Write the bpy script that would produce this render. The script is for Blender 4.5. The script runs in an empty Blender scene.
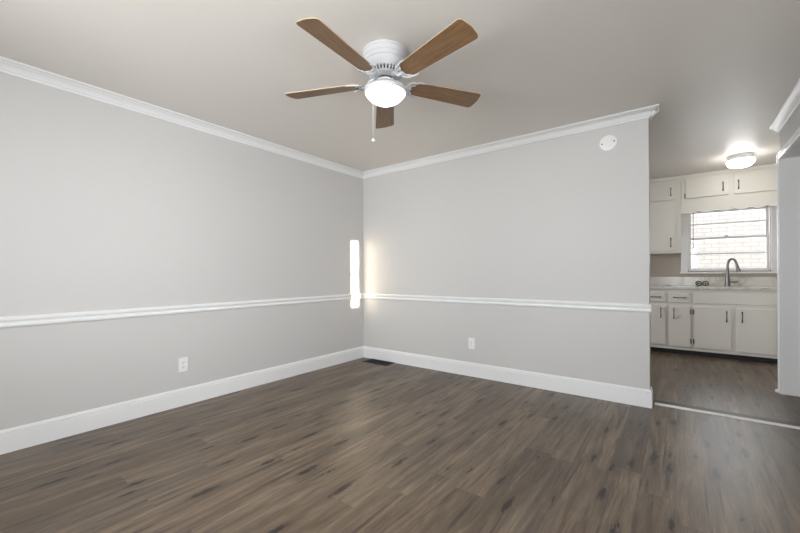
import bpy, bmesh, math, random
from mathutils import Vector, Matrix
random.seed(7)
C = bpy.context.scene.collection
S = bpy.context.scene
PI = math.pi
H = 2.44                      # ceiling height

# ------------------------------------------------------------------ camera
cd = bpy.data.cameras.new('camera'); cam = bpy.data.objects.new('camera', cd); C.objects.link(cam)
S.camera = cam
cd.sensor_fit = 'HORIZONTAL'; cd.sensor_width = 36.0
cd.lens = 371.08 / 800 * 36.0
cd.shift_y = (273.84 - 266.5) / 800
cd.clip_start = 0.05
yaw, roll = 0.6462, -0.0047
right = Vector((math.cos(yaw), math.sin(yaw), 0)); fwd = Vector((-math.sin(yaw), math.cos(yaw), 0)); up = Vector((0, 0, 1))
cr = right * math.cos(roll) + up * math.sin(roll)
cu = up * math.cos(roll) - right * math.sin(roll)
m = Matrix((cr, cu, -fwd)).transposed().to_4x4(); m.translation = Vector((3.3651, -3.6508, 1.1042))
cam.matrix_world = m

# ------------------------------------------------------------------ world, sun, daylight, exposure
w = bpy.data.worlds.new('world'); S.world = w; w.use_nodes = True
bg = w.node_tree.nodes['Background']; bg.inputs[0].default_value = (0.9, 0.95, 1.0, 1); bg.inputs[1].default_value = 1.6
sl = bpy.data.lights.new('sun', 'SUN'); so = bpy.data.objects.new('sun', sl); C.objects.link(so)
SUN_SLOPE, SUN_RISE = 0.02, 0.123         # dy/dx and dz/dx of the ray towards the sun
sl.energy = 37; sl.angle = math.radians(0.5); sl.color = (1.0, 0.85, 0.62)
so.rotation_euler = Vector((1, SUN_SLOPE, SUN_RISE)).to_track_quat('Z', 'Y').to_euler()
def area(name, loc, target, sx, sy, energy, color=(1, 1, 1)):
    l = bpy.data.lights.new(name, 'AREA'); l.shape = 'RECTANGLE'; l.size = sx; l.size_y = sy; l.energy = energy; l.color = color
    o = bpy.data.objects.new(name, l); C.objects.link(o); o.location = loc
    o.rotation_euler = (Vector(target) - Vector(loc)).to_track_quat('-Z', 'Y').to_euler()
    return o
REAR = -4.5
area('added_daylight_rear', (1.75, REAR - 0.9, 1.5), (1.75, 0, 1.7), 2.4, 1.6, 135, (0.93, 0.97, 1.0))  # added daylight lamp behind the camera, outside an unseen window
area('added_daylight_rear', (3.4, REAR - 0.9, 1.5), (2.9, 0, 1.9), 1.3, 1.6, 72, (0.93, 0.97, 1.0))  # second added rear lamp, also outside an unseen window
area('added_daylight_right', (4.75, -3.35, 1.25), (0, -3.2, 0.9), 1.3, 1.2, 84, (0.95, 0.98, 1.0))  # added to brighten the left wall through an unseen window
area('added_daylight_kitchen_side', (0.95, 1.35, 1.5), (3.4, 2.2, -1.6), 0.9, 1.0, 34, (0.97, 0.98, 1.0))  # added to brighten the lower cabinets from an unseen side window
area('daylight_kitchen_window', (3.9, 3.45, 1.55), (3.9, 0, 1.2), 0.8, 0.8, 12, (0.93, 0.97, 1.0))
S.view_settings.view_transform = 'Standard'; S.view_settings.look = 'None'
S.view_settings.gamma = 1.0; S.view_settings.exposure = 0.16; S.view_settings.use_curve_mapping = False

# ------------------------------------------------------------------ materials
def lin(c):
    return tuple((v / 255 / 12.92) if v / 255 <= 0.04045 else ((v / 255 + 0.055) / 1.055) ** 2.4 for v in c) + (1,)
def mat(name, rgb, rough=0.5, metal=0.0, spec=0.5, bump=0.0, bscale=60, var=0.0, vscale=6):
    m = bpy.data.materials.new(name); m.use_nodes = True; nt = m.node_tree; p = nt.nodes['Principled BSDF']
    col = lin(rgb); p.inputs['Base Color'].default_value = col
    p.inputs['Roughness'].default_value = rough; p.inputs['Metallic'].default_value = metal
    p.inputs['Specular IOR Level'].default_value = spec
    tc = nt.nodes.new('ShaderNodeTexCoord')
    if var:
        n = nt.nodes.new('ShaderNodeTexNoise'); n.inputs['Scale'].default_value = vscale; n.inputs['Detail'].default_value = 3
        nt.links.new(tc.outputs['Object'], n.inputs['Vector'])
        r = nt.nodes.new('ShaderNodeValToRGB')
        r.color_ramp.elements[0].position = 0.3; r.color_ramp.elements[1].position = 0.7
        r.color_ramp.elements[0].color = tuple(v * (1 - var) for v in col[:3]) + (1,)
        r.color_ramp.elements[1].color = tuple(min(1, v * (1 + var)) for v in col[:3]) + (1,)
        nt.links.new(n.outputs['Fac'], r.inputs[0]); nt.links.new(r.outputs[0], p.inputs['Base Color'])
    if bump:
        n = nt.nodes.new('ShaderNodeTexNoise'); n.inputs['Scale'].default_value = bscale; n.inputs['Detail'].default_value = 2
        nt.links.new(tc.outputs['Object'], n.inputs['Vector'])
        b = nt.nodes.new('ShaderNodeBump'); b.inputs['Strength'].default_value = bump; b.inputs['Distance'].default_value = 0.002
        nt.links.new(n.outputs['Fac'], b.inputs['Height']); nt.links.new(b.outputs[0], p.inputs['Normal'])
    return m
def emit(name, rgb, strength):
    m = bpy.data.materials.new(name); m.use_nodes = True; p = m.node_tree.nodes['Principled BSDF']
    p.inputs['Base Color'].default_value = (0.9, 0.9, 0.88, 1); p.inputs['Roughness'].default_value = 0.25
    p.inputs['Emission Color'].default_value = rgb + (1,); p.inputs['Emission Strength'].default_value = strength
    return m
def glass(name):
    m = bpy.data.materials.new(name); m.use_nodes = True; nt = m.node_tree
    nt.nodes.remove(nt.nodes['Principled BSDF']); out = nt.nodes['Material Output']
    t = nt.nodes.new('ShaderNodeBsdfTransparent'); g = nt.nodes.new('ShaderNodeBsdfGlossy'); g.inputs['Roughness'].default_value = 0.02
    f = nt.nodes.new('ShaderNodeFresnel'); f.inputs[0].default_value = 1.35
    mx = nt.nodes.new('ShaderNodeMixShader')
    nt.links.new(f.outputs[0], mx.inputs[0]); nt.links.new(t.outputs[0], mx.inputs[1]); nt.links.new(g.outputs[0], mx.inputs[2])
    nt.links.new(mx.outputs[0], out.inputs[0])
    return m

class N:                                          # tiny node-graph helper
    def __init__(s, m): s.nt = m.node_tree
    def new(s, t): return s.nt.nodes.new('ShaderNode' + t)
    def put(s, sock, v):
        if hasattr(v, 'is_output'): s.nt.links.new(v, sock)
        else: sock.default_value = v
    def math(s, op, a, b=0.0, c=None):
        n = s.new('Math'); n.operation = op; s.put(n.inputs[0], a); s.put(n.inputs[1], b)
        if c is not None: s.put(n.inputs[2], c)
        return n.outputs[0]
    def xyz(s, x, y, z):
        n = s.new('CombineXYZ'); s.put(n.inputs[0], x); s.put(n.inputs[1], y); s.put(n.inputs[2], z); return n.outputs[0]
    def noise(s, vec, scale, detail=2, rough=0.5, dist=0.0):
        n = s.new('TexNoise'); s.put(n.inputs['Vector'], vec); n.inputs['Scale'].default_value = scale
        n.inputs['Detail'].default_value = detail; n.inputs['Roughness'].default_value = rough; n.inputs['Distortion'].default_value = dist
        return n.outputs['Fac']
    def ramp(s, fac, stops):
        n = s.new('ValToRGB'); cr = n.color_ramp
        while len(cr.elements) < len(stops): cr.elements.new(0.5)
        for e, (p, c) in zip(cr.elements, stops): e.position = p; e.color = c
        s.put(n.inputs[0], fac); return n.outputs[0]
    def mix(s, fac, a, b, mode='MIX'):
        n = s.new('Mix'); n.data_type = 'RGBA'; n.blend_type = mode
        s.put(n.inputs[0], fac); s.put(n.inputs[6], a); s.put(n.inputs[7], b); return n.outputs[2]

def plank_material(name, gloss=0.29):
    m = bpy.data.materials.new(name); m.use_nodes = True; g = N(m); p = m.node_tree.nodes['Principled BSDF']
    tc = g.new('TexCoord'); sp = g.new('SeparateXYZ'); g.put(sp.inputs[0], tc.outputs['Object'])
    x, y = sp.outputs[0], sp.outputs[1]
    PW, PL = 0.152, 1.22
    row = g.math('FLOOR', g.math('DIVIDE', x, PW))
    wn = g.new('TexWhiteNoise'); wn.noise_dimensions = '1D'; g.put(wn.inputs['W'], row)
    yy = g.math('ADD', y, g.math('MULTIPLY', wn.outputs['Value'], PL * 3.7))
    idx = g.math('FLOOR', g.math('DIVIDE', yy, PL))
    wn2 = g.new('TexWhiteNoise'); wn2.noise_dimensions = '3D'; g.put(wn2.inputs['Vector'], g.xyz(row, idx, 3.0))
    rnd = wn2.outputs['Value']
    # seams
    fx = g.math('ABSOLUTE', g.math('SUBTRACT', g.math('FRACT', g.math('DIVIDE', x, PW)), 0.5))
    fy = g.math('ABSOLUTE', g.math('SUBTRACT', g.math('FRACT', g.math('DIVIDE', yy, PL)), 0.5))
    seam = g.math('MAXIMUM', g.math('GREATER_THAN', fx, 0.5 - 0.0011 / PW), g.math('GREATER_THAN', fy, 0.5 - 0.0011 / PL))
    # grain
    off = g.math('MULTIPLY', rnd, 37.0)
    v1 = g.xyz(g.math('MULTIPLY', x, 21.0), g.math('MULTIPLY', y, 1.6), off)
    g1 = g.noise(v1, 1.0, 6, 0.66, 0.7)
    v2 = g.xyz(g.math('MULTIPLY', x, 110.0), g.math('MULTIPLY', y, 5.0), off)
    g2 = g.noise(v2, 1.0, 4, 0.6, 0.4)
    v3 = g.xyz(g.math('MULTIPLY', x, 11.0), g.math('MULTIPLY', y, 1.0), off)
    g3 = g.noise(v3, 1.0, 3, 0.5, 0.6)
    base = g.ramp(rnd, [(0.0, lin((92, 79, 65))), (0.35, lin((116, 100, 82))), (0.7, lin((130, 114, 95))), (1.0, lin((104, 92, 79)))])
    c = g.mix(g.math('MULTIPLY', g.math('SUBTRACT', 1.0, g.ramp(g1, [(0.30, (0, 0, 0, 1)), (0.55, (1, 1, 1, 1))])), 0.9), base, lin((66, 53, 42)))
    c = g.mix(g.math('MULTIPLY', g.ramp(g1, [(0.55, (0, 0, 0, 1)), (0.75, (1, 1, 1, 1))]), 0.6), c, lin((160, 142, 120)))
    c = g.mix(g.math('MULTIPLY', g.ramp(g2, [(0.35, (1, 1, 1, 1)), (0.5, (0, 0, 0, 1))]), 0.45), c, lin((84, 70, 60)))
    c = g.mix(g.math('MULTIPLY', g.ramp(g3, [(0.5, (0, 0, 0, 1)), (0.68, (1, 1, 1, 1))]), 0.6), c, lin((86, 74, 64)))
    # long dark mineral streaks
    v4 = g.xyz(g.math('MULTIPLY', x, 34.0), g.math('MULTIPLY', y, 1.5), off)
    st = g.ramp(g.noise(v4, 1.0, 4, 0.6, 0.25), [(0.57, (0, 0, 0, 1)), (0.69, (1, 1, 1, 1))])
    c = g.mix(g.math('MULTIPLY', st, 0.85), c, lin((58, 47, 40)))
    # fine pale and dark fibres
    v5 = g.xyz(g.math('MULTIPLY', x, 210.0), g.math('MULTIPLY', y, 9.0), off)
    g5 = g.noise(v5, 1.0, 2, 0.5, 0.8)
    c = g.mix(g.math('MULTIPLY', g.ramp(g5, [(0.58, (0, 0, 0, 1)), (0.70, (1, 1, 1, 1))]), 0.22), c, lin((160, 144, 127)))
    c = g.mix(g.math('MULTIPLY', g.ramp(g5, [(0.32, (1, 1, 1, 1)), (0.42, (0, 0, 0, 1))]), 0.25), c, lin((76, 63, 53)))
    # scattered dark knots, drawn out along the grain
    wob = g.noise(g.xyz(g.math('MULTIPLY', x, 60.0), g.math('MULTIPLY', y, 22.0), off), 1.0, 3, 0.6)
    vk = g.xyz(g.math('ADD', g.math('MULTIPLY', x, 11.0), g.math('MULTIPLY', wob, 0.42)), g.math('ADD', g.math('MULTIPLY', y, 2.3), g.math('MULTIPLY', wob, 0.40)), off)
    vo = g.new('TexVoronoi'); vo.voronoi_dimensions = '2D'; g.put(vo.inputs['Vector'], vk); vo.inputs['Scale'].default_value = 1.0; vo.inputs['Randomness'].default_value = 1.0
    sc = g.new('SeparateColor'); g.put(sc.inputs[0], vo.outputs['Color'])
    pick = g.math('GREATER_THAN', sc.outputs[0], 0.62)
    size = g.math('ADD', 0.085, g.math('MULTIPLY', sc.outputs[1], 0.17))
    rel = g.math('DIVIDE', vo.outputs['Distance'], size)
    core = g.math('MULTIPLY', pick, g.ramp(rel, [(0.45, (1, 1, 1, 1)), (0.98, (0, 0, 0, 1))]))
    halo = g.math('MULTIPLY', pick, g.ramp(g.math('DIVIDE', rel, 3.0), [(0.15, (1, 1, 1, 1)), (0.98, (0, 0, 0, 1))]))
    c = g.mix(g.math('MULTIPLY', halo, 0.5), c, lin((80, 66, 56)))
    c = g.mix(g.math('MULTIPLY', core, 0.94), c, lin((36, 30, 27)))
    c = g.mix(g.math('MULTIPLY', seam, 0.35), c, lin((60, 50, 44)))
    g.put(p.inputs['Base Color'], c)
    rg = g.math('ADD', gloss, g.math('MULTIPLY', g2, 0.16)); g.put(p.inputs['Roughness'], rg)
    p.inputs['Specular IOR Level'].default_value = 0.42
    b = g.new('Bump'); b.inputs['Strength'].default_value = 0.25; b.inputs['Distance'].default_value = 0.0015
    g.put(b.inputs['Height'], g.math('SUBTRACT', g2, g.math('MULTIPLY', seam, 0.8))); g.put(p.inputs['Normal'], b.outputs[0])
    return m
def wood_material(name):
    m = bpy.data.materials.new(name); m.use_nodes = True; g = N(m); p = m.node_tree.nodes['Principled BSDF']
    tc = g.new('TexCoord'); sp = g.new('SeparateXYZ'); g.put(sp.inputs[0], tc.outputs['Object'])
    v = g.xyz(g.math('MULTIPLY', sp.outputs[0], 6.0), g.math('MULTIPLY', sp.outputs[1], 90.0), sp.outputs[2])
    n1 = g.noise(v, 1.0, 4, 0.6, 0.5)
    c = g.ramp(n1, [(0.25, lin((98, 71, 46))), (0.5, lin((122, 92, 63))), (0.75, lin((140, 109, 78)))])
    g.put(p.inputs['Base Color'], c); p.inputs['Roughness'].default_value = 0.42
    return m
def marble_material(name):
    m = bpy.data.materials.new(name); m.use_nodes = True; g = N(m); p = m.node_tree.nodes['Principled BSDF']
    tc = g.new('TexCoord'); v = tc.outputs['Object']
    n = g.noise(v, 1.7, 5, 0.55, 1.3)
    vein = g.math('ABSOLUTE', g.math('SUBTRACT', n, 0.5))
    c = g.ramp(vein, [(0.0, lin((182, 174, 163))), (0.012, lin((202, 197, 188))), (0.05, lin((216, 212, 205)))])
    n2 = g.noise(v, 9.0, 4, 0.6, 0.8)
    c = g.mix(g.math('MULTIPLY', n2, 0.3), c, lin((205, 200, 190)))
    g.put(p.inputs['Base Color'], c); p.inputs['Roughness'].default_value = 0.18
    return m
def brick_material(name):
    m = bpy.data.materials.new(name); m.use_nodes = True; g = N(m); p = m.node_tree.nodes['Principled BSDF']
    tc = g.new('TexCoord'); mp = g.new('Mapping'); mp.inputs['Rotation'].default_value = (PI / 2, 0, 0)
    g.put(mp.inputs[0], tc.outputs['Object'])
    b = g.new('TexBrick'); g.put(b.inputs['Vector'], mp.outputs[0]); b.inputs['Scale'].default_value = 1.0
    b.inputs['Brick Width'].default_value = 0.22; b.inputs['Row Height'].default_value = 0.075; b.inputs['Mortar Size'].default_value = 0.007
    b.inputs['Color1'].default_value = lin((235, 236, 238)); b.inputs['Color2'].default_value = lin((229, 230, 233)); b.inputs['Mortar'].default_value = lin((212, 209, 212))
    n = g.noise(tc.outputs['Object'], 9.0, 4, 0.6)
    c = g.mix(g.math('MULTIPLY', g.ramp(n, [(0.45, (0, 0, 0, 1)), (0.7, (1, 1, 1, 1))]), 0.4), b.outputs['Color'], lin((205, 203, 205)))
    g.put(p.inputs['Base Color'], c); p.inputs['Roughness'].default_value = 0.8
    return m

M = dict(
    wall=mat('grey_wall_paint', (203, 201, 199), 0.55, bump=0.05, bscale=220),
    beige=mat('beige_wall_paint', (178, 168, 156), 0.6, bump=0.05, bscale=200),
    ceil=mat('ceiling_paint', (226, 221, 214), 0.45, bump=0.12, bscale=14),
    trim=mat('white_trim_paint', (233, 233, 233), 0.32, bump=0.03, bscale=90),
    jamb=mat('white_jamb_paint', (236, 236, 235), 0.35),
    cab=mat('cream_cabinet_paint', (226, 222, 213), 0.38, bump=0.04, bscale=60),
    floor=plank_material('vinyl_plank'),
    white=mat('white_enamel', (198, 198, 200), 0.6, spec=0.25),
    plastic=mat('white_plastic', (236, 236, 236), 0.3),
    slot=mat('dark_slot', (50, 48, 46), 0.6),
    core=mat('grey_motor_core', (104, 102, 100), 0.6),
    wood=wood_material('oak_blade'),
    edge=mat('pale_blade_edge', (186, 162, 130), 0.5, var=0.05),
    nickel=mat('brushed_nickel', (122, 120, 118), 0.3, 1.0, var=0.06, vscale=30),
    dnick=mat('dark_pewter', (92, 88, 84), 0.34, 1.0, var=0.08, vscale=40),
    steel=mat('strainer_steel', (176, 174, 170), 0.45, 1.0, var=0.1, vscale=60),
    rubber=mat('black_rubber', (28, 27, 26), 0.5, var=0.2),
    brown=mat('brown_register_metal', (26, 21, 18), 0.45, 0.3, var=0.15, vscale=30),
    dwood=mat('dark_brown_strip', (56, 47, 38), 0.45, var=0.2, vscale=20),
    alu=mat('pale_aluminium', (236, 233, 228), 0.3, 0.0, var=0.04, vscale=30),
    marble=marble_material('veined_marble'),
    glass=glass('window_glass'),
    vinyl=mat('white_window_vinyl', (226, 224, 224), 0.35),
    brick=brick_material('painted_brick'),
    ground=mat('pale_concrete', (190, 186, 180), 0.8, var=0.1),
    fanglow=emit('lit_fan_glass', (1.0, 0.96, 0.90), 4.5),
    kitglow=emit('lit_kitchen_glass', (1.0, 0.975, 0.93), 20.0),
    wand=mat('brown_wand', (120, 104, 92), 0.5),
)

# ------------------------------------------------------------------ mesh helpers (all in world coordinates)
def new(): return bmesh.new()
def box(bm, x0, x1, y0, y1, z0, z1, bev=0.0):
    r = bmesh.ops.create_cube(bm, size=1.0); vs = r['verts']
    for v in vs:
        v.co = Vector((x0 + (v.co.x + .5) * (x1 - x0), y0 + (v.co.y + .5) * (y1 - y0), z0 + (v.co.z + .5) * (z1 - z0)))
    if bev:
        es = list({e for v in vs for e in v.link_edges})
        bmesh.ops.bevel(bm, geom=es, offset=bev, segments=2, profile=0.6, affect='EDGES', clamp_overlap=True)
def prism(bm, pts, ext):
    """closed polygon (list of 3-D points) extruded by vector ext"""
    a = [bm.verts.new(p) for p in pts]; b = [bm.verts.new(Vector(p) + Vector(ext)) for p in pts]
    n = len(pts)
    bm.faces.new(a[::-1]); bm.faces.new(b)
    for i in range(n): bm.faces.new((a[i], a[(i + 1) % n], b[(i + 1) % n], b[i]))
def lathe(bm, prof, cx, cy, seg=48, cap0=False, cap1=False, axis='Z', cz=0):
    rings = []
    for r, z in prof:
        if r < 1e-5:
            rings.append([bm.verts.new(pt(axis, cx, cy, cz, 0, 0, z))]); continue
        rings.append([bm.verts.new(pt(axis, cx, cy, cz, r * math.cos(2 * PI * k / seg), r * math.sin(2 * PI * k / seg), z)) for k in range(seg)])
    for A, B in zip(rings[:-1], rings[1:]):
        for k in range(seg):
            k2 = (k + 1) % seg
            if len(A) == 1 and len(B) == 1: continue
            if len(A) == 1: bm.faces.new((A[0], B[k2], B[k]))
            elif len(B) == 1: bm.faces.new((A[k], A[k2], B[0]))
            else: bm.faces.new((A[k], A[k2], B[k2], B[k]))
    if cap0 and len(rings[0]) > 1: bm.faces.new(rings[0][::-1])
    if cap1 and len(rings[-1]) > 1: bm.faces.new(rings[-1])
def pt(axis, cx, cy, cz, a, b, z):
    if axis == 'Z': return (cx + a, cy + b, cz + z)
    if axis == 'Y': return (cx + a, cy + z, cz + b)
    return (cx + z, cy + a, cz + b)
def tube(bm, pts, rad, seg=10, flat=1.0, flatdir=None):
    """tube through pts; rad a number or a list; flat squashes the section along flatdir"""
    pts = [Vector(p) for p in pts]; n = len(pts); rings = []
    if not isinstance(rad, (list, tuple)): rad = [rad] * n
    prev = None
    for i, p in enumerate(pts):
        t = (pts[min(i + 1, n - 1)] - pts[max(i - 1, 0)]).normalized()
        u = Vector(flatdir) if flatdir else (prev if prev else (Vector((0, 0, 1)) if abs(t.z) < .9 else Vector((1, 0, 0))))
        u = (u - t * u.dot(t)).normalized(); prev = u; v = t.cross(u)
        rings.append([bm.verts.new(p + u * (rad[i] * flat * math.cos(2 * PI * k / seg)) + v * (rad[i] * math.sin(2 * PI * k / seg))) for k in range(seg)])
    for A, B in zip(rings[:-1], rings[1:]):
        for k in range(seg): bm.faces.new((A[k], A[(k + 1) % seg], B[(k + 1) % seg], B[k]))
    bm.faces.new(rings[0][::-1]); bm.faces.new(rings[-1])
def spline(P, n=8):
    P = [Vector(p) for p in P]; out = []
    Q = [P[0] * 2 - P[1]] + P + [P[-1] * 2 - P[-2]]
    for i in range(1, len(Q) - 2):
        a, b, c, d = Q[i - 1:i + 3]
        for k in range(n):
            t = k / n
            out.append(0.5 * ((2 * b) + (c - a) * t + (2 * a - 5 * b + 4 * c - d) * t * t + (3 * b - a - 3 * c + d) * t ** 3))
    out.append(P[-1]); return out
def sweep(bm, path, prof, side, before=None, after=None):
    """moulding: profile (offset from wall, z) along a horizontal path; side=+1 room on the left of travel, -1 on the right"""
    path = [Vector((p[0], p[1])) for p in path]; n = len(path)
    dirs = [(path[i + 1] - path[i]).normalized() for i in range(n - 1)]
    rings = []
    for i in range(n):
        d0 = dirs[i - 1] if i > 0 else (Vector(before) if before else dirs[0])
        d1 = dirs[i] if i < n - 1 else (Vector(after) if after else dirs[-1])
        n0 = Vector((-d0.y, d0.x)) * side; n1 = Vector((-d1.y, d1.x)) * side
        b = (n0 + n1).normalized(); b = b / max(.2, b.dot(n0))
        rings.append([bm.verts.new((path[i].x + b.x * o, path[i].y + b.y * o, z)) for o, z in prof])
    k = len(prof)
    for A, B in zip(rings[:-1], rings[1:]):
        for j in range(k): bm.faces.new((A[j], A[(j + 1) % k], B[(j + 1) % k], B[j]))
    bm.faces.new(rings[0]); bm.faces.new(rings[-1][::-1])
def obj(name, bm, material, parent=None, smooth=False, base=None, angle=35):
    bmesh.ops.recalc_face_normals(bm, faces=bm.faces)
    off = Vector((0, 0, 0))
    if parent: 
        q = parent
        while q: off += q.location; q = q.parent
    elif base: off = Vector(base)
    for v in bm.verts: v.co -= off
    me = bpy.data.meshes.new(name); bm.to_mesh(me); bm.free()
    o = bpy.data.objects.new(name, me); C.objects.link(o); me.materials.append(material)
    if parent: o.parent = parent
    elif base: o.location = base
    if smooth:
        for p in me.polygons: p.use_smooth = True
        if angle < 180:
            try: me.set_sharp_from_angle(angle=math.radians(angle))
            except Exception: pass
    return o
def thing(name, label, cat, loc, group=None):
    o = bpy.data.objects.new(name, None); C.objects.link(o); o.location = loc; o.empty_display_size = 0.05
    return tag(o, label, cat, group)
def tag(o, label, cat, group=None):
    o['label'] = label; o['category'] = cat
    if group: o['group'] = group
    return o
def struct(name, bm, material, parent=None, label=None, smooth=False):
    o = obj(name, bm, material, parent, smooth)
    if not parent: o['kind'] = 'structure'
    if label: o['label'] = label
    return o
def dup(root, loc, label, group=None):
    r = root.copy(); C.objects.link(r); r.location = loc; r['label'] = label
    if group: r['group'] = group
    for ch in list(root.children):
        c = ch.copy(); C.objects.link(c); c.parent = r
        for gch in ch.children:
            d = gch.copy(); C.objects.link(d); d.parent = c
    return r

# ------------------------------------------------------------------ the setting
XW = 3.165          # free end of the back wall
XR = 4.100          # right wall face
T = 0.115           # back wall thickness
KY = 3.16           # kitchen window wall
KX0, KX1 = 1.2, 4.42
SX = 5.6            # outer wall of the room beyond the doorway
DY0, DY1, DZ = -0.75, 1.10, 2.125      # cased opening in the right wall

bm = new(); box(bm, -0.15, 5.75, REAR - .15, 3.32, -0.12, 0.0); struct('floor', bm, M['floor'], label='grey brown wood plank floor running into the kitchen')
bm = new(); box(bm, -0.15, 5.75, REAR - .15, 3.32, H, H + 0.12); struct('ceiling', bm, M['ceil'], label='off white painted ceiling')
bm = new(); box(bm, -0.15, 0, REAR - .15, T, 0, H); struct('wall_left', bm, M['wall'], label='light grey wall on the left with chair rail')
bm = new(); box(bm, 0, XW, 0, T, 0, H); struct('wall_back', bm, M['wall'], label='light grey wall facing the room, ending at the kitchen opening')
# right wall with cased opening and an unseen window added beside the camera for light
W5 = (-4.05, -2.65, .6, 1.8); W6 = (.85, 1.85, 1.0, 2.0)
bm = new(); box(bm, XR, XR + .117, REAR, W5[0], 0, H); box(bm, XR, XR + .117, W5[1], DY0, 0, H); box(bm, XR, XR + .117, W5[0], W5[1], 0, W5[2]); box(bm, XR, XR + .117, W5[0], W5[1], W5[3], H); box(bm, XR, XR + .117, DY1 + .012, 1.165, 0, H); box(bm, XR, XR + .117, DY0, DY1 + .012, DZ + .012, H)
struct('wall_right', bm, M['wall'], label='grey wall on the right above the cased doorway')
# rear wall, behind the camera, with two unseen windows added for light
W1 = (0.8, 2.7, 0.85, 2.2); W2 = (2.95, 3.85, 0.85, 2.2)
def holed_wall_y(bm, x0, x1, y0, y1, holes):
    xs = x0
    for (a, b, z0, z1) in holes:
        box(bm, xs, a, y0, y1, 0, H); box(bm, a, b, y0, y1, 0, z0); box(bm, a, b, y0, y1, z1, H); xs = b
    box(bm, xs, x1, y0, y1, 0, H)
bm = new(); holed_wall_y(bm, 0, SX + .15, REAR - .15, REAR, [W1, W2]); struct('wall_rear', bm, M['wall'])
def added_rear_window(name, x0, x1, z0, z1, y):
    bm = new(); f = .045
    box(bm, x0, x0 + f, y - .06, y, z0, z1); box(bm, x1 - f, x1, y - .06, y, z0, z1); box(bm, x0 + f, x1 - f, y - .06, y, z0, z0 + f); box(bm, x0 + f, x1 - f, y - .06, y, z1 - f, z1)
    box(bm, x0 + f, x1 - f, y - .05, y - .01, (z0 + z1) / 2 - .02, (z0 + z1) / 2 + .02)
    fr = struct(name, bm, M['vinyl'])
    bm = new(); box(bm, x0 + f, x1 - f, y - .033, y - .029, z0 + f, z1 - f); obj('pane', bm, M['glass'], fr)
def added_side_window(name, y0, y1, z0, z1, x):
    bm = new(); f = .045
    box(bm, x - .03, x + .03, y0, y0 + f, z0, z1); box(bm, x - .03, x + .03, y1 - f, y1, z0, z1); box(bm, x - .03, x + .03, y0 + f, y1 - f, z0, z0 + f); box(bm, x - .03, x + .03, y0 + f, y1 - f, z1 - f, z1)
    box(bm, x - .02, x + .02, y0 + f, y1 - f, (z0 + z1) / 2 - .02, (z0 + z1) / 2 + .02)
    fr = struct(name, bm, M['vinyl'])
    bm = new(); box(bm, x - .002, x + .002, y0 + f, y1 - f, z0 + f, z1 - f); obj('pane', bm, M['glass'], fr)
added_side_window('added_window_5', *W5, XR + .07); added_side_window('added_window_6', *W6, 1.14)  # unseen windows added to admit the right and kitchen side lamps
added_rear_window('added_window_2', *W1, REAR - .05); added_rear_window('added_window_3', *W2, REAR - .05)  # unseen windows added to admit the two rear lamps
# kitchen shell
WX0, WX1, WZ0, WZ1 = 3.46, 4.32, 1.125, 2.0
bm = new(); holed_wall_y(bm, KX0 - .12, SX + .15, KY, KY + .16, [(WX0, WX1, WZ0, WZ1)]); struct('wall_kitchen', bm, M['beige'], label='beige kitchen wall behind the counter')
bm = new(); box(bm, KX0 - .12, KX0, T, W6[0], 0, H); box(bm, KX0 - .12, KX0, W6[1], KY, 0, H); box(bm, KX0 - .12, KX0, W6[0], W6[1], 0, W6[2]); box(bm, KX0 - .12, KX0, W6[0], W6[1], W6[3], H); struct('wall_kitchen_left', bm, M['wall'])
bm = new(); box(bm, KX1, KX1 + .12, 1.165, KY, 0, H); struct('wall_kitchen_right', bm, M['wall'])
bm = new(); box(bm, XR + .117, SX, 1.115, 1.165, 0, H); struct('wall_partition', bm, M['wall'])
bm = new(); box(bm, XR + .117, SX, -2.3, -2.2, 0, H); struct('wall_partition_rear', bm, M['wall'])
# outer wall of the added side room; its unseen slit shapes the sun strip
sy0, sy1 = -0.224 + SX * SUN_SLOPE, -0.098 + SX * SUN_SLOPE
sz0, sz1 = 0.68 + SX * SUN_RISE, 1.53 + SX * SUN_RISE
bm = new(); box(bm, SX, SX + .05, REAR, sy0, 0, H); box(bm, SX, SX + .05, sy1, KY, 0, H); box(bm, SX, SX + .05, sy0, sy1, 0, sz0); box(bm, SX, SX + .05, sy0, sy1, sz1, H)
struct('wall_side_room', bm, M['wall'])
bm = new(); zm = (sz0 + sz1) / 2; box(bm, SX + .015, SX + .035, sy0, sy1, zm - .012, zm + .012); so_ = struct('added_sun_slit', bm, M['vinyl'])
bm = new(); box(bm, SX + .023, SX + .027, sy0, sy1, sz0, zm - .012); box(bm, SX + .023, SX + .027, sy0, sy1, zm + .012, sz1); obj('pane', bm, M['glass'], so_)
# outside
bm = new(); box(bm, 0.5, 7.5, 5.6, 5.75, -0.3, 4.2); o = struct('exterior_wall', bm, M['brick'], label='pale sunlit brick wall seen through the kitchen window')
bm = new(); box(bm, -20, 25, -25, 20, -0.5, -0.3); struct('ground', bm, M['ground'])

bm = new(); box(bm, 9.0, 9.2, -12, -1.6, -0.3, 4.4); struct('sun_block_wall', bm, M['brick'])  # unseen wall added to keep the sun out of the right window
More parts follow.
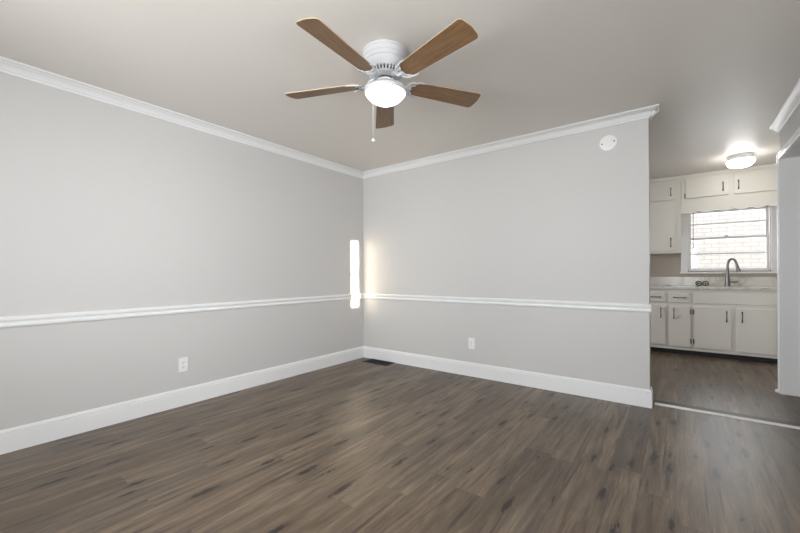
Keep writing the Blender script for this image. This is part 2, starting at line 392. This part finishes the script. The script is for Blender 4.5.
# mouldings
P_ = 0.072; HB = 2.369
crown = [(0.0, HB), (0.011, HB), (0.013, HB + .004), (0.013, HB + .011), (0.011, HB + .013), (0.018, HB + .015), (0.021, HB + .021), (0.026, HB + .030), (0.036, HB + .041), (0.046, HB + .048),
         (0.053, HB + .051), (0.051, HB + .054), (0.060, HB + .055), (0.067, HB + .059), (P_, HB + .0625), (P_, H - .0005), (0.0, H - .0005)]
rail = [(0.0, .779), (0.010, .779), (0.017, .784), (0.020, .792), (0.018, .801), (0.011, .806), (0.011, .814), (0.013, .818), (0.021, .823), (0.024, .831), (0.022, .840), (0.014, .8475), (0.0, .8485)]
base = [(0.0, 0.0), (0.016, 0.0), (0.016, .117), (0.0105, .119), (0.0105, .123), (0.013, .126), (0.013, .131), (0.009, .135), (0.0085, .142), (0.005, .1464), (0.0, .1464)]
sw = lambda nm, path, prof, side, mt='trim', **k: (lambda b: (sweep(b, path, prof, side, **{q: v for q, v in k.items() if q != 'label'}), struct(nm, b, M[mt], label=k.get('label'), smooth=True))[1])(new())
sw('trim_1', [(0, REAR), (0, 0)], crown, -1, after=(1, 0), label='white crown moulding along the left wall')
sw('trim_2', [(0, 0), (XW, 0), (XW, .075)], crown, -1, before=(0, 1), label='white crown moulding along the back wall with mitred return')
sw('trim_3', [(XR, REAR), (XR, 1.16)], crown, 1, label='white crown moulding on the right wall')
sw('trim_4', [(0, REAR), (0, 0)], rail, -1, after=(1, 0), label='white chair rail along the left wall')
sw('trim_5', [(0, 0), (XW + .012, 0)], rail, -1, before=(0, 1), label='white chair rail along the back wall')
sw('baseboard_left', [(0, REAR), (0, 0)], base, -1, after=(1, 0))
sw('baseboard_back', [(0, 0), (XW, 0), (XW, T)], base, -1, before=(0, 1))
sw('baseboard_right', [(XR, REAR), (XR, DY0 - .06)], base, 1)
shoe = [(0, 0), (.034, 0), (.033, .012), (.028, .02), (.018, .024), (.016, .03)] + [(.016, .118), (.0135, .124), (.0125, .130), (.010, .135), (.0085, .142), (.005, .1464), (0, .1464)]
sw('baseboard_end', [(XR, 1.15), (XR, 1.165), (XR + .34, 1.165)], shoe, 1, label='white baseboard end with shoe moulding at the doorway post')
# cased opening: lining and casing
bm = new(); box(bm, XR + .0, XR + .117, DY1, DY1 + .012, 0, DZ + .012); box(bm, XR, XR + .117, DY0 - .012, DY0, 0, DZ + .012); box(bm, XR, XR + .117, DY0, DY1, DZ, DZ + .012)
box(bm, XR + .11, XR + .117, DY1 - .006, DY1, 0, DZ - .006); box(bm, XR + .11, XR + .117, DY0, DY1, DZ - .006, DZ)
door = struct('door_1', bm, M['jamb'], label='white cased doorway lining in the right wall')
bm = new(); cw = .058
for (y0, y1) in ((DY1 + .003, DY1 + cw), (DY0 - cw, DY0 - .003)):
    box(bm, XR - .016, XR, y0, y1, 0, DZ + cw, .003)
    box(bm, XR - .021, XR - .015, y0 + (.036 if y0 > 0 else 0), y1 - (0 if y0 > 0 else .036), 0, DZ + cw, .002)
box(bm, XR - .016, XR, DY0 - .003, DY1 + .003, DZ + .003, DZ + cw, .003)
box(bm, XR - .021, XR - .015, DY0 - .003, DY1 + .003, DZ + .038, DZ + cw, .002)
obj('casing', bm, M['trim'], door)

# threshold where the room meets the kitchen
t = thing('threshold_strip', 'dark floor strip with a pale metal edge between living room and kitchen', 'threshold', (3.62, .17, 0))
bm = new(); prism(bm, [(XW + .018, .135, 0), (XW + .018, .245, 0), (XW + .018, .238, .006), (XW + .018, .142, .009)], (XR - XW - .04, 0, 0)); obj('wood_strip', bm, M['dwood'], t)
bm = new(); prism(bm, [(XW + .028, .108, 0), (XW + .028, .136, 0), (XW + .028, .134, .012), (XW + .028, .126, .014), (XW + .028, .112, .006)], (XR - XW - .05, 0, 0)); obj('metal_edge', bm, M['alu'], t)['label'] = 'pale metal edge'

# ------------------------------------------------------------------ kitchen window
bm = new(); yw = KY
box(bm, 3.376, WX0, yw - .022, yw, 1.112, 2.06, .003); box(bm, WX1, 4.404, yw - .022, yw, 1.112, 2.06, .003); box(bm, WX0, WX1, yw - .022, yw, WZ1, 2.06, .003)
box(bm, WX0, WX0 + .012, yw, yw + .16, WZ0, WZ1); box(bm, WX1 - .012, WX1, yw, yw + .16, WZ0, WZ1); box(bm, WX0, WX1, yw, yw + .16, WZ1 - .012, WZ1)
win = struct('window_1', bm, M['vinyl'], label='white double hung kitchen window over the sink')
bm = new(); box(bm, 3.366, 4.412, yw - .05, yw, 1.088, 1.112, .004); box(bm, WX0, WX1, yw, yw + .16, WZ0 - .02, WZ0 + .012)
obj('sill', bm, M['trim'], win)
def sash(y, z0, z1, name, mz):
    bm = new(); a, b = WX0 + .012, WX1 - .012; f = .026
    box(bm, a, a + f, y, y + .03, z0, z1, .002); box(bm, b - f, b, y, y + .03, z0, z1, .002)
    box(bm, a + f, b - f, y, y + .03, z0, z0 + .034, .002); box(bm, a + f, b - f, y, y + .03, z1 - .034, z1, .002)
    s = obj(name, bm, M['vinyl'], win)
    bm = new(); box(bm, a + f, b - f, y + .008, y + .024, mz - .011, mz + .011); obj('muntin', bm, M['vinyl'], s)
    bm = new(); box(bm, a + f, b - f, y + .013, y + .017, z0 + .034, z1 - .034); obj('pane', bm, M['glass'], s)
    return s
sash(KY + .10, 1.57, 1.988, 'upper_sash', 1.797)
ls = sash(KY + .062, 1.128, 1.604, 'lower_sash', 1.369)
bm = new(); box(bm, 3.86, 3.91, KY + .066, KY + .088, 1.604, 1.612, .002); tube(bm, [(3.872, KY + .077, 1.615), (3.898, KY + .077, 1.619)], .006, 8); obj('sash_lock', bm, M['nickel'], win)
# the hanging wand of the blind that is drawn up behind the valance
bm = new(); tube(bm, [(3.519, KY - .08, 2.07), (3.5185, KY - .08, 1.452)], .0042, 8)
tag(obj('blind_wand', bm, M['wand'], base=(3.519, KY - .08, 1.452), smooth=True), 'thin brown blind wand hanging at the left of the kitchen window', 'blind wand')

# ------------------------------------------------------------------ kitchen cabinets
YU, YB = 2.76, 2.62
def pull(p, length, vertical, proj=.028, r=.0055):
    """arched bar pull whose feet sit on the plane y = p.y"""
    bm = new(); h = length / 2; x, y, z = p
    sh = [(-h, 0), (-h * .92, proj * .55), (-h * .55, proj * .95), (0, proj), (h * .55, proj * .95), (h * .92, proj * .55), (h, 0)]
    pts = spline([((x, y - q, z + s) if vertical else (x + s, y - q, z)) for s, q in sh], 5); n = len(pts)
    rad = [r * (1.35 - .55 * (1 - abs(2 * i / (n - 1) - 1))) for i in range(n)]
    tube(bm, pts, rad, 8)
    for s in (-h, h):
        c = (x, y, z + s) if vertical else (x + s, y, z)
        lathe(bm, [(.0, -.004), (.0085, -.004), (.0085, 0)], c[0], c[1], 12, axis='Y', cz=c[2])
    return bm
def door_panel(cab, x0, x1, z0, z1, y, hx=None, hz=None, name='door', hl=.118, vertical=True, hinges=()):
    bm = new(); box(bm, x0, x1, y - .022, y, z0, z1, .0025)
    d = obj(name, bm, M['cab'], cab)
    if hx is not None:
        obj('handle', pull((hx, y - .022, hz), hl, vertical), M['dnick'], d, smooth=True, angle=180)['label'] = 'dark pewter arched handle'
    for q in hinges:
        bm = new(); box(bm, q[0] - .008, q[0] + .008, y - .003, y, q[1] - .032, q[1] + .032, .001); tube(bm, [(q[0] + .004, y - .006, q[1] - .033), (q[0] + .004, y - .006, q[1] + .033)], .0035, 8)
        obj('hinge', bm, M['nickel'], d)['label'] = 'silver hinge'
    return d
# tall wall cabinet left of the window
c = thing('wall_cabinet', 'cream wall cabinet left of the window, small door above a tall door', 'cabinet', (3.12, KY, 1.375))
bm = new(); box(bm, 2.86, 3.38, YU, KY, 1.375, H - .001); box(bm, 2.86, 3.384, YU - .012, YU, H - .045, H - .001, .003); obj('cabinet_body', bm, M['cab'], c)
door_panel(c, 2.90, 3.315, 1.409, 2.096, YU, 3.267, 1.522)
door_panel(c, 2.90, 3.315, 2.116, 2.372, YU, 3.268, 2.225, hl=.10)
# cabinet bridging over the window
c = thing('wall_cabinet', 'cream wall cabinet with two low doors above the kitchen window', 'cabinet', (3.9, KY, 2.09))
bm = new(); box(bm, 3.384, KX1, YU, KY, 2.09, H - .001); box(bm, 3.384, KX1, YU - .012, YU, H - .045, H - .001, .003); obj('cabinet_body', bm, M['cab'], c)
door_panel(c, 3.431, 3.870, 2.112, 2.366, YU, 3.818, 2.225, hl=.105, hinges=((3.424, 2.15),))
door_panel(c, 3.925, 4.365, 2.110, 2.366, YU, 3.967, 2.226, hl=.105)
# scalloped valance
bm = new(); pts = []; x0, x1 = 3.381, KX1
n = 96
top = [(x1, YU - .002, 2.0995), (x0, YU - .002, 2.0995)]
low = []
for i in range(n + 1):
    x = x0 + (x1 - x0) * i / n
    s = 0 if (x < x0 + .12) else .010 * (1 - math.cos((x - x0 - .12) / .165 * 2 * PI))
    low.append((x, YU - .002, 1.911 + s))
prism(bm, top + low, (0, -.018, 0))
tag(obj('valance', bm, M['cab'], base=(3.9, YU, 1.911)), 'cream scalloped wooden valance across the top of the kitchen window', 'valance')
# base cabinets
def base_cab(x0, x1, label):
    c = thing('base_cabinet', label, 'cabinet', ((x0 + x1) / 2, 2.9, 0), None)
    bm = new(); box(bm, x0, x1, YB, KY - .001, .065, .8805); obj('cabinet_body', bm, M['cab'], c)
    bm = new(); box(bm, x0, x1, YB + .055, YB + .07, 0.001, .065); box(bm, x0, x1, YB + .035, YB + .055, 0.001, .022, .004); obj('toe_kick', bm, M['rubber'], c)['label'] = 'black toe kick'
    return c
c = base_cab(2.92, 3.4905, 'cream base cabinet with two drawers over two narrow doors')
for (x0, x1, hx) in ((2.962, 3.203, 3.083), (3.250, 3.466, 3.361)):
    bm = new(); box(bm, x0, x1, YB - .019, YB, .702, .829, .004); d = obj('drawer', bm, M['cab'], c)
    obj('handle', pull((hx, YB - .019, .770), .13, False), M['dnick'], d, smooth=True, angle=180)['label'] = 'dark pewter arched handle'
door_panel(c, 2.955, 3.203, .118, .662, YB, 3.154, .556, hl=.125)
door_panel(c, 3.248, 3.468, .112, .650, YB, 3.299, .551, hl=.125, hinges=((3.4785, .58), (3.4785, .19)))
c = base_cab(3.4915, 4.4185, 'cream sink base cabinet with two wide doors under the kitchen window')
bm = new(); box(bm, 3.518, 4.39, YB - .012, YB, .697, .832, .004); obj('false_front', bm, M['cab'], c)
door_panel(c, 3.518, 3.879, .114, .654, YB, 3.836, .542, hl=.125, hinges=((3.506, .58), (3.506, .19)))
door_panel(c, 3.926, 4.287, .108, .652, YB, 3.982, .543, hl=.125)
# worktop with sink cut-out
bm = new(); cx0, cx1, cy0, cy1 = 2.90, KX1, YB - .028, KY - .021; sx0, sx1, sy0_, sy1_ = 3.58, 4.22, 2.70, 2.98
z0, z1 = .882, .912
box(bm, cx0, sx0, cy0, cy1, z0, z1); box(bm, sx1, cx1, cy0, cy1, z0, z1); box(bm, sx0, sx1, cy0, sy0_, z0, z1); box(bm, sx0, sx1, sy1_, cy1, z0, z1)
tag(obj('worktop', bm, M['marble'], base=(3.66, 2.88, .882)), 'pale veined marble worktop along the kitchen base cabinets', 'worktop')
bm = new(); box(bm, 2.90, KX1, KY - .020, KY - .0005, .912, 1.040, .002)
tag(obj('backsplash', bm, M['marble'], base=(3.66, KY - .01, .912)), 'low pale marble backsplash behind the faucet, under the window', 'backsplash')
# faucet
FX, FY = 3.882, 3.055
t = thing('kitchen_faucet', 'tall gooseneck pull-down faucet in brushed nickel in front of the window', 'faucet', (FX, FY, .912))
bm = new(); lathe(bm, [(.036, .912), (.036, .920), (.031, .925), (.029, .95), (.026, 1.0), (.021, 1.05), (.0175, 1.09), (.016, 1.12)], FX, FY, 24, True, True); obj('faucet_body', bm, M['nickel'], t, smooth=True)
bm = new(); dx, dy = .96, -.28
arc = [(0, 1.115), (0, 1.18), (.004, 1.225), (.018, 1.262), (.045, 1.284), (.072, 1.270), (.088, 1.235), (.097, 1.20)]
tube(bm, spline([(FX + r * dx, FY + r * dy, z) for r, z in arc], 6), .0155, 14); obj('spout', bm, M['nickel'], t, smooth=True, angle=180)
bm = new(); hp = [(.096, 1.205), (.104, 1.17), (.112, 1.135), (.1175, 1.112)]
tube(bm, [(FX + r * dx, FY + r * dy, z) for r, z in hp], [.0165, .019, .0225, .0235], 16); obj('spray_head', bm, M['nickel'], t, smooth=True)
bm = new(); tube(bm, [(FX + .018, FY, .975), (FX + .058, FY - .006, .977)], .0135, 12); tube(bm, [(FX + .056, FY - .006, .977), (FX + .074, FY - .010, .978), (FX + .104, FY - .016, .984)], [.016, .015, .009], 12); obj('lever', bm, M['nickel'], t, smooth=True)
# two round strainers leaning on the backsplash
SR = .037
def strainer():
    t = thing('sink_strainer', 'dark round sink strainer leaning on the backsplash, left one of the pair', 'strainer', (3.577, KY - .048, .912), 'pair of dark sink strainers')
    rotm = Matrix.Rotation(math.radians(75), 4, 'X'); cc = Vector((3.577, KY - .045, .912 + SR * .97))
    def fin(bm, n, mt, lab=None):
        bmesh.ops.transform(bm, matrix=Matrix.Translation(cc) @ rotm, verts=bm.verts); o = obj(n, bm, mt, t, smooth=True)
        if lab: o['label'] = lab
    bm = new()
    ring = [(SR * math.cos(a), SR * math.sin(a), 0) for a in [2 * PI * k / 32 for k in range(33)]]
    lathe(bm, [(SR - .010, .003), (SR - .004, .006), (SR, .002), (SR, -.002), (SR - .010, -.003), (SR - .010, .003)], 0, 0, 32); fin(bm, 'rim', M['rubber'], 'black rubber rim')
    bm = new(); lathe(bm, [(SR - .0095, .002), (SR - .013, -.006), (.012, -.008), (0, -.008)], 0, 0, 28); fin(bm, 'basket', M['steel'], 'steel basket')
    bm = new(); lathe(bm, [(.006, -.011), (.005, .004), (.008, .006), (.008, .010), (0, .011)], 0, 0, 16); fin(bm, 'knob', M['rubber'])
    return t
s0 = strainer()
dup(s0, (3.654, KY - .048, .912), 'dark round sink strainer leaning on the backsplash, right one of the pair, nearer the faucet', 'pair of dark sink strainers')
# made-up white dish standing in for an unidentified white spot on the worktop
bm = new(); lathe(bm, [(0, .936), (.018, .936), (.030, .944), (.034, .955), (.031, .956), (.020, .946), (0, .944)], 3.240, 2.98, 24)
for v in bm.verts: v.co.z -= .024
tag(obj('white_spot_stand_in', bm, M['white'], base=(3.24, 2.98, .912), smooth=True), 'made-up white dish standing in for an unidentified white spot on the worktop at the far left', 'dish')

# kitchen ceiling light
LX, LY = 3.925, 2.10
t = thing('ceiling_light', 'round flush kitchen ceiling light, glowing, in front of the wall cabinets', 'ceiling light', (LX, LY, H))
bm = new(); lathe(bm, [(0, H - .001), (.112, H - .001), (.116, H - .006), (.116, H - .046), (.119, H - .054), (.105, H - .054)], LX, LY, 48); obj('light_base', bm, M['plastic'], t, smooth=True)
bm = new(); lathe(bm, [(.116, H - .054), (.121, H - .060), (.122, H - .074), (.117, H - .094), (.102, H - .112), (.074, H - .125), (.04, H - .132), (0, H - .134)], LX, LY, 48); obj('glass_shade', bm, M['kitglow'], t, smooth=True, angle=180)['label'] = 'glowing white glass shade'

# ------------------------------------------------------------------ wall and floor fittings
def outlet(x, y, z, label):
    """duplex receptacle built facing -y at its own origin; turned afterwards"""
    t = thing('wall_outlet', label, 'outlet', (0, 0, 0), 'wall outlets below the chair rail')
    w_, h_ = .073, .118
    bm = new(); box(bm, -w_ / 2, w_ / 2, -.006, 0, -h_ / 2, h_ / 2, .003); obj('cover_plate', bm, M['plastic'], t)
    for s in (-1, 1):
        bm = new(); zc = s * .0205
        pts = []
        for k in range(24):
            a = 2 * PI * k / 24; pts.append((.0175 * math.cos(a), -.006, zc + max(-.0135, min(.0135, .0175 * math.sin(a)))))
        prism(bm, pts, (0, -.0025, 0)); r = obj('receptacle', bm, M['plastic'], t)
        bm = new()
        for sx, hh in ((-.0065, .008), (.0065, .0065)): box(bm, sx - .0012, sx + .0012, -.0092, -.0084, zc - hh / 2 + .003, zc + hh / 2 + .003)
        lathe(bm, [(.0, -.0092), (.0024, -.0092), (.0024, -.0084)], 0, 0, 12, axis='Y', cz=zc - .006)
        obj('slots', bm, M['slot'], r)['label'] = 'dark slots'
    bm = new(); lathe(bm, [(0, -.0082), (.0025, -.0078), (.003, -.006)], 0, 0, 12, axis='Y'); obj('screw', bm, M['nickel'], t)
    t.location = (x, y, z); return t
o1 = outlet(1.573, 0, .351, 'white duplex outlet low on the back wall, right of the floor register')
o2 = dup(o1, (0, -2.249, .344), 'white duplex outlet low on the left wall below the chair rail')
o2.rotation_euler = (0, 0, PI / 2)
# round cover plate high on the back wall
px, pz = 2.874, 2.229; 
t = thing('round_cover_plate', 'round white cover plate with two dark screws high on the back wall', 'cover plate', (px, 0, pz))
bm = new(); lathe(bm, [(0, -.016), (.028, -.016), (.036, -.014), (.038, -.009), (.041, -.008), (.058, -.008), (.066, -.005), (.067, 0)], px, 0, 48, axis='Y', cz=pz); obj('plate', bm, M['plastic'], t, smooth=True)
for sx, sz in ((-.047, -.006), (.047, .004)):
    bm = new(); lathe(bm, [(0, -.0125), (.005, -.0120), (.0065, -.008)], px + sx, 0, 14, axis='Y', cz=pz + sz); obj('screw', bm, M['dnick'], t)['label'] = 'dark screw'
# floor register in the corner
rx0, rx1, ry0, ry1 = .165, .55, -.200, -.022
t = thing('floor_register', 'dark brown metal floor register in the corner by the back wall', 'floor register', ((rx0 + rx1) / 2, (ry0 + ry1) / 2, 0))
bm = new(); f = .02
box(bm, rx0, rx1, ry0, ry0 + f, .0005, .006, .002); box(bm, rx0, rx1, ry1 - f, ry1, .0005, .006, .002); box(bm, rx0, rx0 + f, ry0 + f, ry1 - f, .0005, .006, .002); box(bm, rx1 - f, rx1, ry0 + f, ry1 - f, .0005, .006, .002)
obj('frame', bm, M['brown'], t)
bm = new()
for k in range(26):
    x = rx0 + f + .006 + (rx1 - rx0 - 2 * f - .012) * k / 25; box(bm, x - .0022, x + .0022, ry0 + f, ry1 - f, .001, .005)
box(bm, rx0 + f, rx1 - f, (ry0 + ry1) / 2 - .004, (ry0 + ry1) / 2 + .004, .001, .0055)
obj('grille', bm, M['brown'], t)
bm = new(); box(bm, rx0 + f, rx1 - f, ry0 + f, ry1 - f, .0004, .001); obj('damper', bm, M['rubber'], t)

# ------------------------------------------------------------------ ceiling fan
AX, AY = 1.944, -1.905
fan = thing('ceiling_fan', 'white hugger ceiling fan with five oak blades and a lit glass bowl', 'ceiling fan', (AX, AY, H))
bm = new()
lathe(bm, [(0, H - .001), (.138, H - .001), (.140, H - .004), (.140, H - .014), (.135, H - .019), (.1345, H - .040), (.130, H - .044), (.1295, H - .066), (.124, H - .070),
           (.122, H - .086), (.113, H - .100), (.107, H - .110), (.101, H - .115), (0, H - .115)], AX, AY, 64)
obj('motor_housing', bm, M['white'], fan, smooth=True, angle=28)
bm = new(); lathe(bm, [(0, H - .115), (.082, H - .115), (.078, H - .144), (0, H - .144)], AX, AY, 40); core = obj('motor_core', bm, M['core'], fan, smooth=True); core['label'] = 'dark motor core behind the vent ribs'
bm = new()
for k in range(30):
    a = 2 * PI * k / 30; c_, s_ = math.cos(a), math.sin(a)
    tube(bm, [(AX + .099 * c_, AY + .099 * s_, H - .113), (AX + .094 * c_, AY + .094 * s_, H - .128), (AX + .087 * c_, AY + .087 * s_, H - .143)], .0052, 6)
lathe(bm, [(.080, H - .139), (.092, H - .139), (.094, H - .144), (.090, H - .149), (.066, H - .152), (0, H - .153)], AX, AY, 48)
obj('vent_ring', bm, M['white'], fan, smooth=True)
bm = new(); lathe(bm, [(.046, H - .166), (.058, H - .169), (.061, H - .175), (.058, H - .180), (.068, H - .186), (.098, H - .203), (.119, H - .220), (.1265, H - .228), (.1265, H - .241), (.122, H - .245), (.112, H - .243)], AX, AY, 56)
obj('light_fitter', bm, M['white'], fan, smooth=True, angle=40)
bm = new(); lathe(bm, [(.1205, H - .242), (.1205, H - .246), (.114, H - .257), (.101, H - .271), (.082, H - .286), (.058, H - .299), (.030, H - .307), (0, H - .310)], AX, AY, 56)
obj('glass_bowl', bm, M['fanglow'], fan, smooth=True, angle=180)['label'] = 'glowing white glass bowl'
bm = new(); lathe(bm, [(.046, H - .150), (.043, H - .154), (.043, H - .163), (.047, H - .168)], AX, AY, 32); obj('neck', bm, M['nickel'], fan, smooth=True)['label'] = 'grey metal neck'
# pull chain
bm = new(); chx, chy = AX - right.x * .079 + fwd.x * .045, AY - right.y * .079 + fwd.y * .045
for k in range(62):
    z = H - .24 - k * .0042
    bmesh.ops.create_icosphere(bm, subdivisions=1, radius=.0016, matrix=Matrix.Translation((chx, chy, z)))
tube(bm, [(chx, chy, H - .23), (chx, chy, H - .50)], .0008, 6)
ch = obj('pull_chain', bm, M['white'], fan, smooth=True)
bm = new(); lathe(bm, [(0, .010), (.004, .009), (.008, .004), (.0105, -.003), (.009, -.010), (.005, -.0135), (0, -.0145)], chx, chy, 16, cz=H - .507); obj('chain_knob', bm, M['white'], ch, smooth=True)
# blades: built along +x at the hub, then turned
R0, R1 = .168, .656
def blade_outline():
    pts = []
    def wid(r): return .055 + (.074 - .055) * (r - R0) / (R1 - R0)
    for k in range(9):                                   # straight lower edge out
        r = R0 + .01 + (R1 - .035 - R0) * k / 8; pts.append((r, -wid(r)))
    for k in range(1, 7):
        a = -PI / 2 + PI / 2 * k / 6; pts.append((R1 - .030 + .026 * math.cos(a), -.046 + .028 * math.sin(a)))
    pts.append((R1, -.02)); pts.append((R1 + .002, 0)); pts.append((R1, .02))
    for k in range(0, 6):
        a = PI / 2 * k / 6; pts.append((R1 - .030 + .026 * math.cos(a), .046 + .028 * math.sin(a)))
    for k in range(9):
        r = R1 - .025 - (R1 - .035 - R0) * k / 8; pts.append((r, wid(r)))
    pts.append((R0 - .004, .03)); pts.append((R0 - .004, -.03))
    return pts
def blade_mesh():
    bm = new(); o = blade_outline(); th = .0055
    prism(bm, [(x, y, -th / 2) for x, y in o], (0, 0, th))
    return bm
def bracket_mesh():
    bm = new(); fz = (0, 0, 1); zb = -.0075
    k = dict(seg=8, flat=.55, flatdir=fz)
    tube(bm, spline([(.066, 0, .026), (.095, 0, .018), (.125, 0, zb), (.154, 0, zb)], 5), [.017] * 6 + [.013] * 5 + [.012] * 5, **k)
    for s in (-1, 1):
        tube(bm, spline([(.132, 0, zb), (.142, s * .022, zb), (.150, s * .040, zb), (.168, s * .053, zb), (.190, s * .056, zb), (.214, s * .064, zb), (.238, s * .061, zb)], 6), [.0075] * 20 + [.007] * 8 + [.006] * 6 + [.003] * 3, **k)
        tube(bm, spline([(.150, s * .038, zb), (.164, s * .028, zb), (.178, s * .034, zb), (.188, s * .052, zb)], 6), .0045, **k)
        tube(bm, spline([(.146, 0, zb), (.160, s * .010, zb), (.166, s * .026, zb)], 5), .005, **k)
    for (x, y) in ((.176, -.034), (.176, .034), (.164, 0)):
        bmesh.ops.create_icosphere(bm, subdivisions=2, radius=.008, matrix=Matrix.Translation((x, y, zb - .002)) @ Matrix.Diagonal((1, 1, .6, 1)))
    return bm
b_me = None; PITCH = -12
for ang, zt in ((-85.0, 2.268), (-12.6, 2.268), (60.0, 2.268), (129.7, 2.254), (-158.0, 2.264)):
    if b_me is None:
        bo = obj('blade', blade_mesh(), M['wood']); bo.data.materials.append(M['edge'])
        for p in bo.data.polygons:
            if abs(p.normal.z) < .5: p.material_index = 1
        ko = obj('blade_bracket', bracket_mesh(), M['white'], smooth=True, angle=180); ko['label'] = 'white scrolled metal blade bracket'; ko.parent = bo
        b_me = bo; k_me = ko
    else:
        bo = b_me.copy(); C.objects.link(bo); ko = k_me.copy(); C.objects.link(ko); ko.parent = bo
    bo.parent = fan
    droop = math.atan2(zt - 2.262, .58)
    Mx = Matrix.Rotation(math.radians(ang), 4, 'Z') @ Matrix.Rotation(-droop, 4, 'Y') @ Matrix.Rotation(math.radians(PITCH), 4, 'X')
    bo.matrix_local = Matrix.Translation((0, 0, 2.262 - H)) @ Mx
